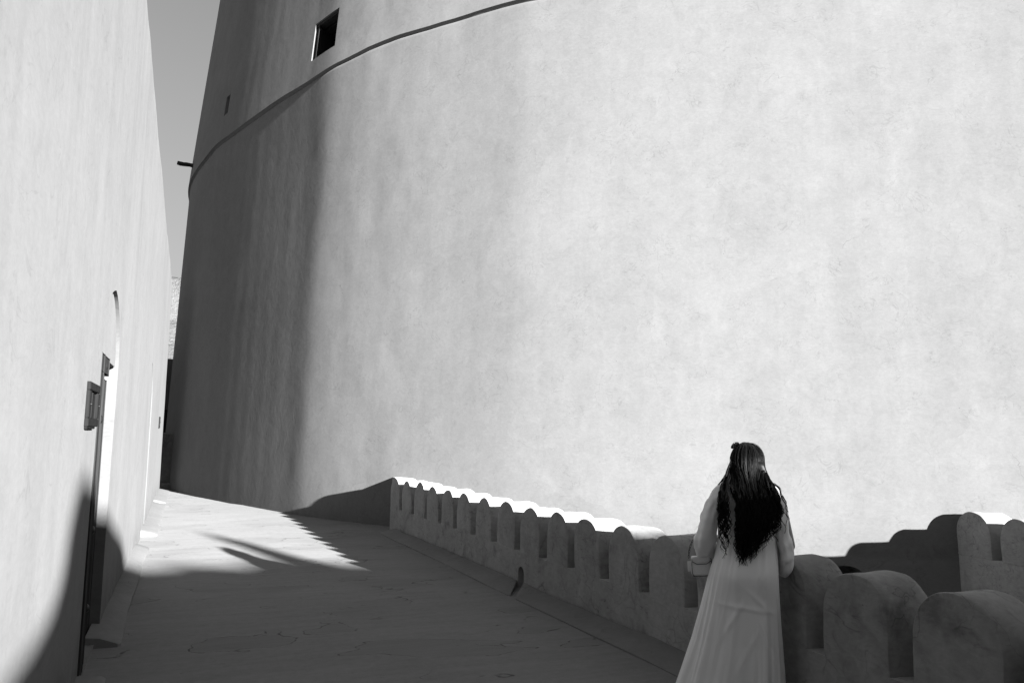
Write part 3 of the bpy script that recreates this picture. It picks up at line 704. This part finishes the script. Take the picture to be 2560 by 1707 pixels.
# a few pulled creases across the seat
for (x0, z0, sl, ln, a_) in ((-.02, .62, -.10, .16, .006), (.06, .66, -.9, .10, .006), (-.10, .55, 1.6, .14, .007), (.10, .45, -2.2, .16, .007), (-.02, .36, 1.9, .16, .006)):
    dx, dz = X-x0, Z-z0; L_ = math.hypot(1, sl); al = (dx+sl*dz)/L_; ac = (dz-sl*dx)/L_
    Yv = Yv-a_*np.exp(-(al/ln)**2-(ac/.014)**2)*(s_ < 0)
V = np.stack([X, Yv, Z], -1).reshape(-1, 3).tolist(); n = nth
F = [(i*n+k, i*n+(k+1) % n, (i+1)*n+(k+1) % n, (i+1)*n+k) for i in range(len(zz)-1) for k in range(n)]
gown = link('gown', mesh('gown', V, F), M_gown, woman)
so = gown.modifiers.new('t', 'SOLIDIFY'); so.thickness = .003; so.offset = -1
def sleeve(path, seed, nm='sleeve'):
    "path rows: centre, half width across, half height, tilt of the section"
    n, m_ = 36, 40; V = []; K = len(path)
    ts = np.linspace(0, K-1, m_)
    def samp(j): return np.interp(ts, range(K), [p[j] for p in path])
    C = np.stack([samp(0), samp(1), samp(2)], -1)
    for _ in range(3): C[1:-1] = (C[:-2]+2*C[1:-1]+C[2:])/4
    rx, ry = samp(3)*.93, samp(4)*.93
    for i in range(m_):
        t = Vector(C[min(i+1, m_-1)]-C[max(i-1, 0)]).normalized(); a = Vector((1, 0, 0)); a = (a-t*a.dot(t)).normalized(); b_ = t.cross(a)
        for k in range(n):
            q = 2*math.pi*k/n; u = i/(m_-1)
            w = 1+(.16*float(vnoise(np.array(math.cos(q)*1.8), np.array(math.sin(q)*1.8), np.array(i*.16), seed))+.13*float(vnoise(np.array(math.cos(q)*1.2+i*.22), np.array(math.sin(q)*1.2), np.array(i*.42), seed+3))+.07*max(0, u-.35)*float(vnoise(np.array(math.cos(q)*2+i*.5), np.array(math.sin(q)*2), np.array(i*.8), seed+9)))*min(1, u*3)
            p = Vector(C[i])+(a*math.cos(q)*rx[i]+b_*math.sin(q)*ry[i])*w; V.append(p)
    F = [(i*n+k, i*n+(k+1) % n, (i+1)*n+(k+1) % n, (i+1)*n+k) for i in range(m_-1) for k in range(n)]
    o = link(nm, mesh(nm, V, F), M_gown, woman); so = o.modifiers.new('t', 'SOLIDIFY'); so.thickness = .004; so.offset = -1
sleeve([(-.105, 0, 1.345, .045, .045), (-.175, 0, 1.290, .056, .070), (-.215, -.005, 1.20, .058, .080), (-.243, .0, 1.09, .061, .084), (-.272, .02, .995, .072, .086), (-.268, .075, .945, .076, .084), (-.240, .14, .925, .07, .095)], 31)
sleeve([(.105, 0, 1.345, .045, .045), (.165, 0, 1.290, .052, .068), (.186, -.005, 1.19, .050, .080), (.194, .0, 1.08, .050, .084), (.212, .02, .975, .056, .088), (.216, .06, .895, .058, .092), (.200, .13, .865, .058, .10)], 47)

# hair: a dark under-mass, then locks of fine strands
def env(z, grp):
    if grp == 0:
        zz_ = [1.52, 1.44, 1.34, 1.23, 1.12, 1.01, .92, .86]; L_ = [-.095, -.105, -.100, -.065, -.070, -.078, -.075, -.06]; R_ = [.100, .128, .158, .190, .170, .112, .055, .01]
    else:
        zz_ = [1.52, 1.44, 1.34, 1.23, 1.12, 1.01, .92, .86]; L_ = [-.098, -.135, -.165, -.172, -.170, -.160, -.15, -.14]; R_ = [-.090, -.11, -.118, -.115, -.105, -.110, -.11, -.11]
    f_ = lambda T: float(np.interp(-z, [-q for q in zz_], T)); return f_(L_), f_(R_)
rng = random.Random(5)
def strand_path(q, grp, zend, rad0, depth, wave, ph, fr, rootj):
    pts = []; beta = (q*2-1)*R(100) if grp == 0 else R(-100+30*q)
    if grp == 0: beta = R(-95)+q*R(195)
    hc = HEADC+Vector((0, -.004, .012))
    for k in range(8):
        t_ = R(4+rootj)+k/7*R(92-rootj)
        pts.append(hc+Vector((.092*rad0*math.sin(t_)*math.sin(beta), -.112*rad0*math.sin(t_)*math.cos(beta)+.03*math.cos(t_), .100*rad0*math.cos(t_))))
    p0 = pts[-1]; N_ = 22
    for k in range(1, N_+1):
        u = k/N_; z = p0.z+(zend-p0.z)*u; l_, r_ = env(z, grp); xt = l_+(r_-l_)*q
        w = min(1, u*2.6); w = w*w*(3-2*w); x = p0.x+(xt-p0.x)*w
        yb = -(.112+.035*math.exp(-((z-1.18)/.16)**2))-depth; y_ = p0.y+(yb-p0.y)*min(1, u*2.2)
        edge_in = max(0, abs(xt)-.16); y_ += edge_in*.5
        A = wave*max(0, min(1, (1.40-z)/.28)); x += A*math.sin(ph+fr*(1.4-z)); y_ += A*.6*math.cos(ph*1.3+fr*(1.4-z))
        pts.append(Vector((x, y_, z)))
    return pts
HV, HF = [], []
def add_strand(pts, r0, r1):
    k = len(pts); v_, f_ = tube(pts, [r0+(r1-r0)*(i/(k-1))**2 for i in range(k)], 4); b_ = len(HV); HV.extend(v_); HF.extend(tuple(i+b_ for i in q) for q in f_)
NL = 250
for li in range(NL):
    grp = 1 if rng.random() < .14 else 0; q = rng.random()
    if grp == 0:
        ze = float(np.interp(q, [0, .25, .5, .7, .85, 1], [.93, .90, .905, .94, 1.02, 1.12]))+rng.uniform(-.05, .07)
    else: ze = rng.uniform(.94, 1.08)
    if rng.random() < .22: ze += rng.uniform(.05, .2)
    ph = rng.uniform(0, 6.28); fr = rng.uniform(58, 80); wv_ = rng.uniform(.009, .019)*(1.5 if q > .85 and grp == 0 else 1); dp = rng.uniform(0, .035); rj = rng.uniform(0, 55); rad = rng.uniform(1.0, 1.09)
    base = strand_path(q, grp, ze, rad, dp, wv_, ph, fr, rj)
    for si in range(9):
        oa = rng.uniform(0, 6.28); orr = rng.uniform(.0, .0068); K = len(base); pts = []
        for i, p in enumerate(base):
            u = i/(K-1); s2 = orr*(.6+.9*math.sin(math.pi*min(1, u*1.05)))*(1-.75*u*u) + .0015*math.sin(u*30+oa*3)
            pts.append(p+Vector((math.cos(oa+u*2)*s2, math.sin(oa+u*2)*s2*.7, 0)))
        K2 = K-rng.randint(0, 4); add_strand(pts[:K2], .0016, .0007)
# curls lying over her left shoulder and loose ends at the right
for (x0, y0, z0, x1, y1, z1, w_) in [(-.12, -.02, 1.385, -.205, -.07, 1.20, .012), (-.13, .0, 1.39, -.215, .0, 1.26, .010), (-.12, -.04, 1.37, -.19, -.10, 1.22, .010), (.15, -.08, 1.37, .245, -.09, 1.16, .011), (.16, -.07, 1.36, .238, -.06, 1.20, .012), (.14, -.10, 1.33, .235, -.11, 1.12, .013), (.15, -.11, 1.30, .215, -.13, 1.08, .013), (.10, -.13, 1.2, .16, -.15, 1.03, .013), (-.03, -.14, 1.1, -.05, -.16, .90, .012), (-.13, -.13, 1.15, -.125, -.14, .93, .014)]:
    ph = rng.uniform(0, 6)
    for si in range(7):
        pts = []; j = Vector((rng.uniform(-.004, .004), rng.uniform(-.004, .004), rng.uniform(-.004, .004)))
        for i in range(20):
            u = i/19; up_ = .03*math.sin(math.pi*min(1, u*1.6))*(1 if z0 > 1.3 else 0)
            pts.append(Vector((x0+(x1-x0)*u**.8+w_*u*math.sin(ph+u*15), y0+(y1-y0)*u+w_*u*.7*math.cos(ph+u*15), z0+(z1-z0)*u**1.3+up_*.4))+j*(1-u*.6))
        add_strand(pts, .0014, .0006)
for k in range(44):                                                        # separate curls along the fringe of the mass
    q = rng.choice([rng.uniform(0, .15), rng.uniform(.6, 1), rng.uniform(.75, 1), rng.random()]); ze = float(np.interp(q, [0, .25, .5, .7, .85, 1], [.92, .89, .885, .91, .98, 1.08]))+rng.uniform(-.03, .05)
    ph = rng.uniform(0, 6.28); fr = rng.uniform(60, 85); b_ = strand_path(min(1.08, q*1.06), 0 if rng.random() < .8 else 1, ze, 1.03, rng.uniform(.015, .04), rng.uniform(.012, .019), ph, fr, 20)
    for si in range(6):
        j = Vector((rng.uniform(-.004, .004), rng.uniform(-.003, .003), 0)); n_ = len(b_)
        add_strand([p+j*(1-.7*i/n_) for i, p in enumerate(b_)][8:n_-rng.randint(0, 2)], .0016, .0007)
for k in range(36):                                                        # flyaways
    q = rng.random(); b_ = strand_path(q, 0, rng.uniform(1.0, 1.25), rng.uniform(1.09, 1.17), rng.uniform(0, .03), rng.uniform(.01, .02), rng.uniform(0, 6), rng.uniform(30, 60), rng.uniform(10, 50)); add_strand(b_, .0007, .0004)
# under-mass
UV_, UF_ = [], []
V, F = ellip(HEADC+Vector((0, -.008, .013)), (.080, .100, .095), 28, 18)
keep = [i for i, p in enumerate(V)]
fc = []
inv = HR.transposed()
for q_ in F:
    cpt = sum((Vector(V[i]) for i in q_), Vector())/len(q_); l_ = inv @ (cpt-HEADC)
    if l_.y > .055 and l_.z < .062: continue
    fc.append(q_)
UV_ = [Vector(p) for p in V]; UF_ = list(fc)
for grp in (0, 1):
    sec = []
    for z in np.linspace(1.50, 1.14 if grp == 0 else 1.2, 14):
        l_, r_ = env(z, grp); sh_ = .90 if grp == 0 else .6; cxx = (l_+r_)/2; hw_ = (r_-l_)/2*sh_*(1 if z > 1.2 else max(.3, (z-1.02)/.18)); bk_ = -(.098+.03*math.exp(-((z-1.18)/.16)**2)) if z < 1.34 else -.055; th_ = .02
        sec.append([Vector((cxx+hw_*math.cos(a_), bk_+th_*math.sin(a_)*(1), z)) for a_ in [2*math.pi*k/18 for k in range(18)]])
    v_, f_ = loft(sec); b_ = len(UV_); UV_ += v_; UF_ += [tuple(i+b_ for i in q_) for q_ in f_]
b_ = len(HV); HV += UV_; HF += [tuple(i+b_ for i in q_) for q_ in UF_]
hair = link('hair', mesh('hair', HV, HF), M_hair, woman)

# sunglasses pushed up on the head (rest on her: a thing of their own)
def on_woman(o):
    o.matrix_world = Matrix.Translation(WPOS) @ Matrix.Rotation(WROT, 4, 'Z')
gl = empty('sunglasses', (0, 0, 0)); on_woman(gl); tag(gl, 'black sunglasses pushed up on the dark hair of the person', 'sunglasses')
GM = Matrix.Translation(HEADC+HR @ Vector((0, .078, .100))) @ HR.to_4x4() @ Matrix.Rotation(R(38), 4, 'X')
for sx in (-1, 1):
    pr = []
    for k in range(24):
        a = 2*math.pi*k/24; pr.append((sx*.036+.029*math.copysign(abs(math.cos(a))**.8, math.cos(a)), .024*math.copysign(abs(math.sin(a))**.8, math.sin(a))))
    V = [GM @ Vector((x, .004-abs(x)*abs(x)*2.2, z)) for x, z in pr]+[GM @ Vector((x, .0005-abs(x)*abs(x)*2.2, z)) for x, z in pr]
    F = [tuple(range(24)), tuple(range(24, 48))[::-1]]+[(k, (k+1) % 24, (k+1) % 24+24, k+24) for k in range(24)]
    o = link('lens', mesh('lens', V, F, False), M_lens, gl)
    pp = [GM @ Vector((x, .002-abs(x)*abs(x)*2.2, z)) for x, z in pr]; v_, f_ = tube(pp+[pp[0]], .0032, 6); o = link('rim', mesh('rim', v_, f_), M_lens, gl)
    tp = [GM @ Vector((sx*(.064+.014*min(1, t_*2)), -.008-.10*t_, .012-.028*t_*t_)) for t_ in [i/8 for i in range(9)]]
    v_, f_ = tube(tp, [.0042]+[.0034]*7+[.003], 6); o = link('temple', mesh('temple', v_, f_), M_lens, gl)
v_, f_ = tube([GM @ Vector((x, .004, .006)) for x in (-.010, 0, .010)], .0028, 6); link('bridge', mesh('bridge', v_, f_), M_lens, gl)

# shoulder bag hanging at her left forearm
bag = empty('handbag', (0, 0, 0)); on_woman(bag); tag(bag, 'small pale leather bag with dark piping hanging at the left arm of the person', 'handbag')
BM = Matrix.Translation((-.300, .055, .832)) @ Matrix.Rotation(R(14), 4, 'Z') @ Matrix.Rotation(R(-4), 4, 'Y')
def bagpart(nm, me_, mat):
    me_.transform(BM); return link(nm, me_, mat, bag)
me_ = box(-.064, .064, -.034, .034, -.064, .055, .016, 3)
for v_ in me_.vertices:
    t_ = (v_.co.z+.062)/.117; v_.co.x *= 1.0-.10*t_; v_.co.y *= 1.05-.25*t_
bagpart('body', me_, M_bag)
me_ = box(-.058, .058, -.031, .028, .012, .058, .010, 3); bagpart('flap', me_, M_bag)
ring = [(-.060, -.035, .030), (-.03, -.036, .012), (.03, -.036, .012), (.060, -.035, .030)]
v_, f_ = tube(ring, .0022, 6); bagpart('piping', mesh('piping', v_, f_), M_edge)
for sx in (-1, 1):
    v_, f_ = tube([(sx*.060, -.030, .045), (sx*.064, -.033, 0), (sx*.064, -.033, -.045), (sx*.054, -.032, -.060)], .0022, 6); bagpart('piping', mesh('piping', v_, f_), M_edge)
v_, f_ = tube([(-.06, -.031, -.061), (0, -.033, -.063), (.06, -.031, -.061)], .0022, 6); bagpart('piping', mesh('piping', v_, f_), M_edge)
me_ = box(-.092, -.066, -.040, -.036, -.030, .035, .002, 1); bagpart('tag', me_, M_bag)
# chain
pts = [Vector((-.078, -.020, .052)), Vector((-.075, -.026, .085)), Vector((-.066, -.03, .12)), Vector((-.052, -.03, .15)), Vector((-.03, -.02, .175)), Vector((.0, .0, .185)), Vector((.04, .01, .16)), Vector((.065, .0, .10)), Vector((.07, .0, .05))]
for i in range(len(pts)-1):
    for h_ in range(2):
        a_ = pts[i].lerp(pts[i+1], h_/2); b2 = pts[i].lerp(pts[i+1], (h_+1)/2); mid = (a_+b2)/2; d_ = (b2-a_); L_ = d_.length*.62; d_.normalize()
        s1 = d_.orthogonal().normalized(); s1 = s1 if (i*2+h_) % 2 else d_.cross(s1)
        lp = [mid+d_*L_*math.cos(k/10*6.2832)+s1*.0055*math.sin(k/10*6.2832) for k in range(11)]
        v_, f_ = tube(lp, .0017, 5, False); bagpart('link', mesh('link', v_, f_), M_edge)
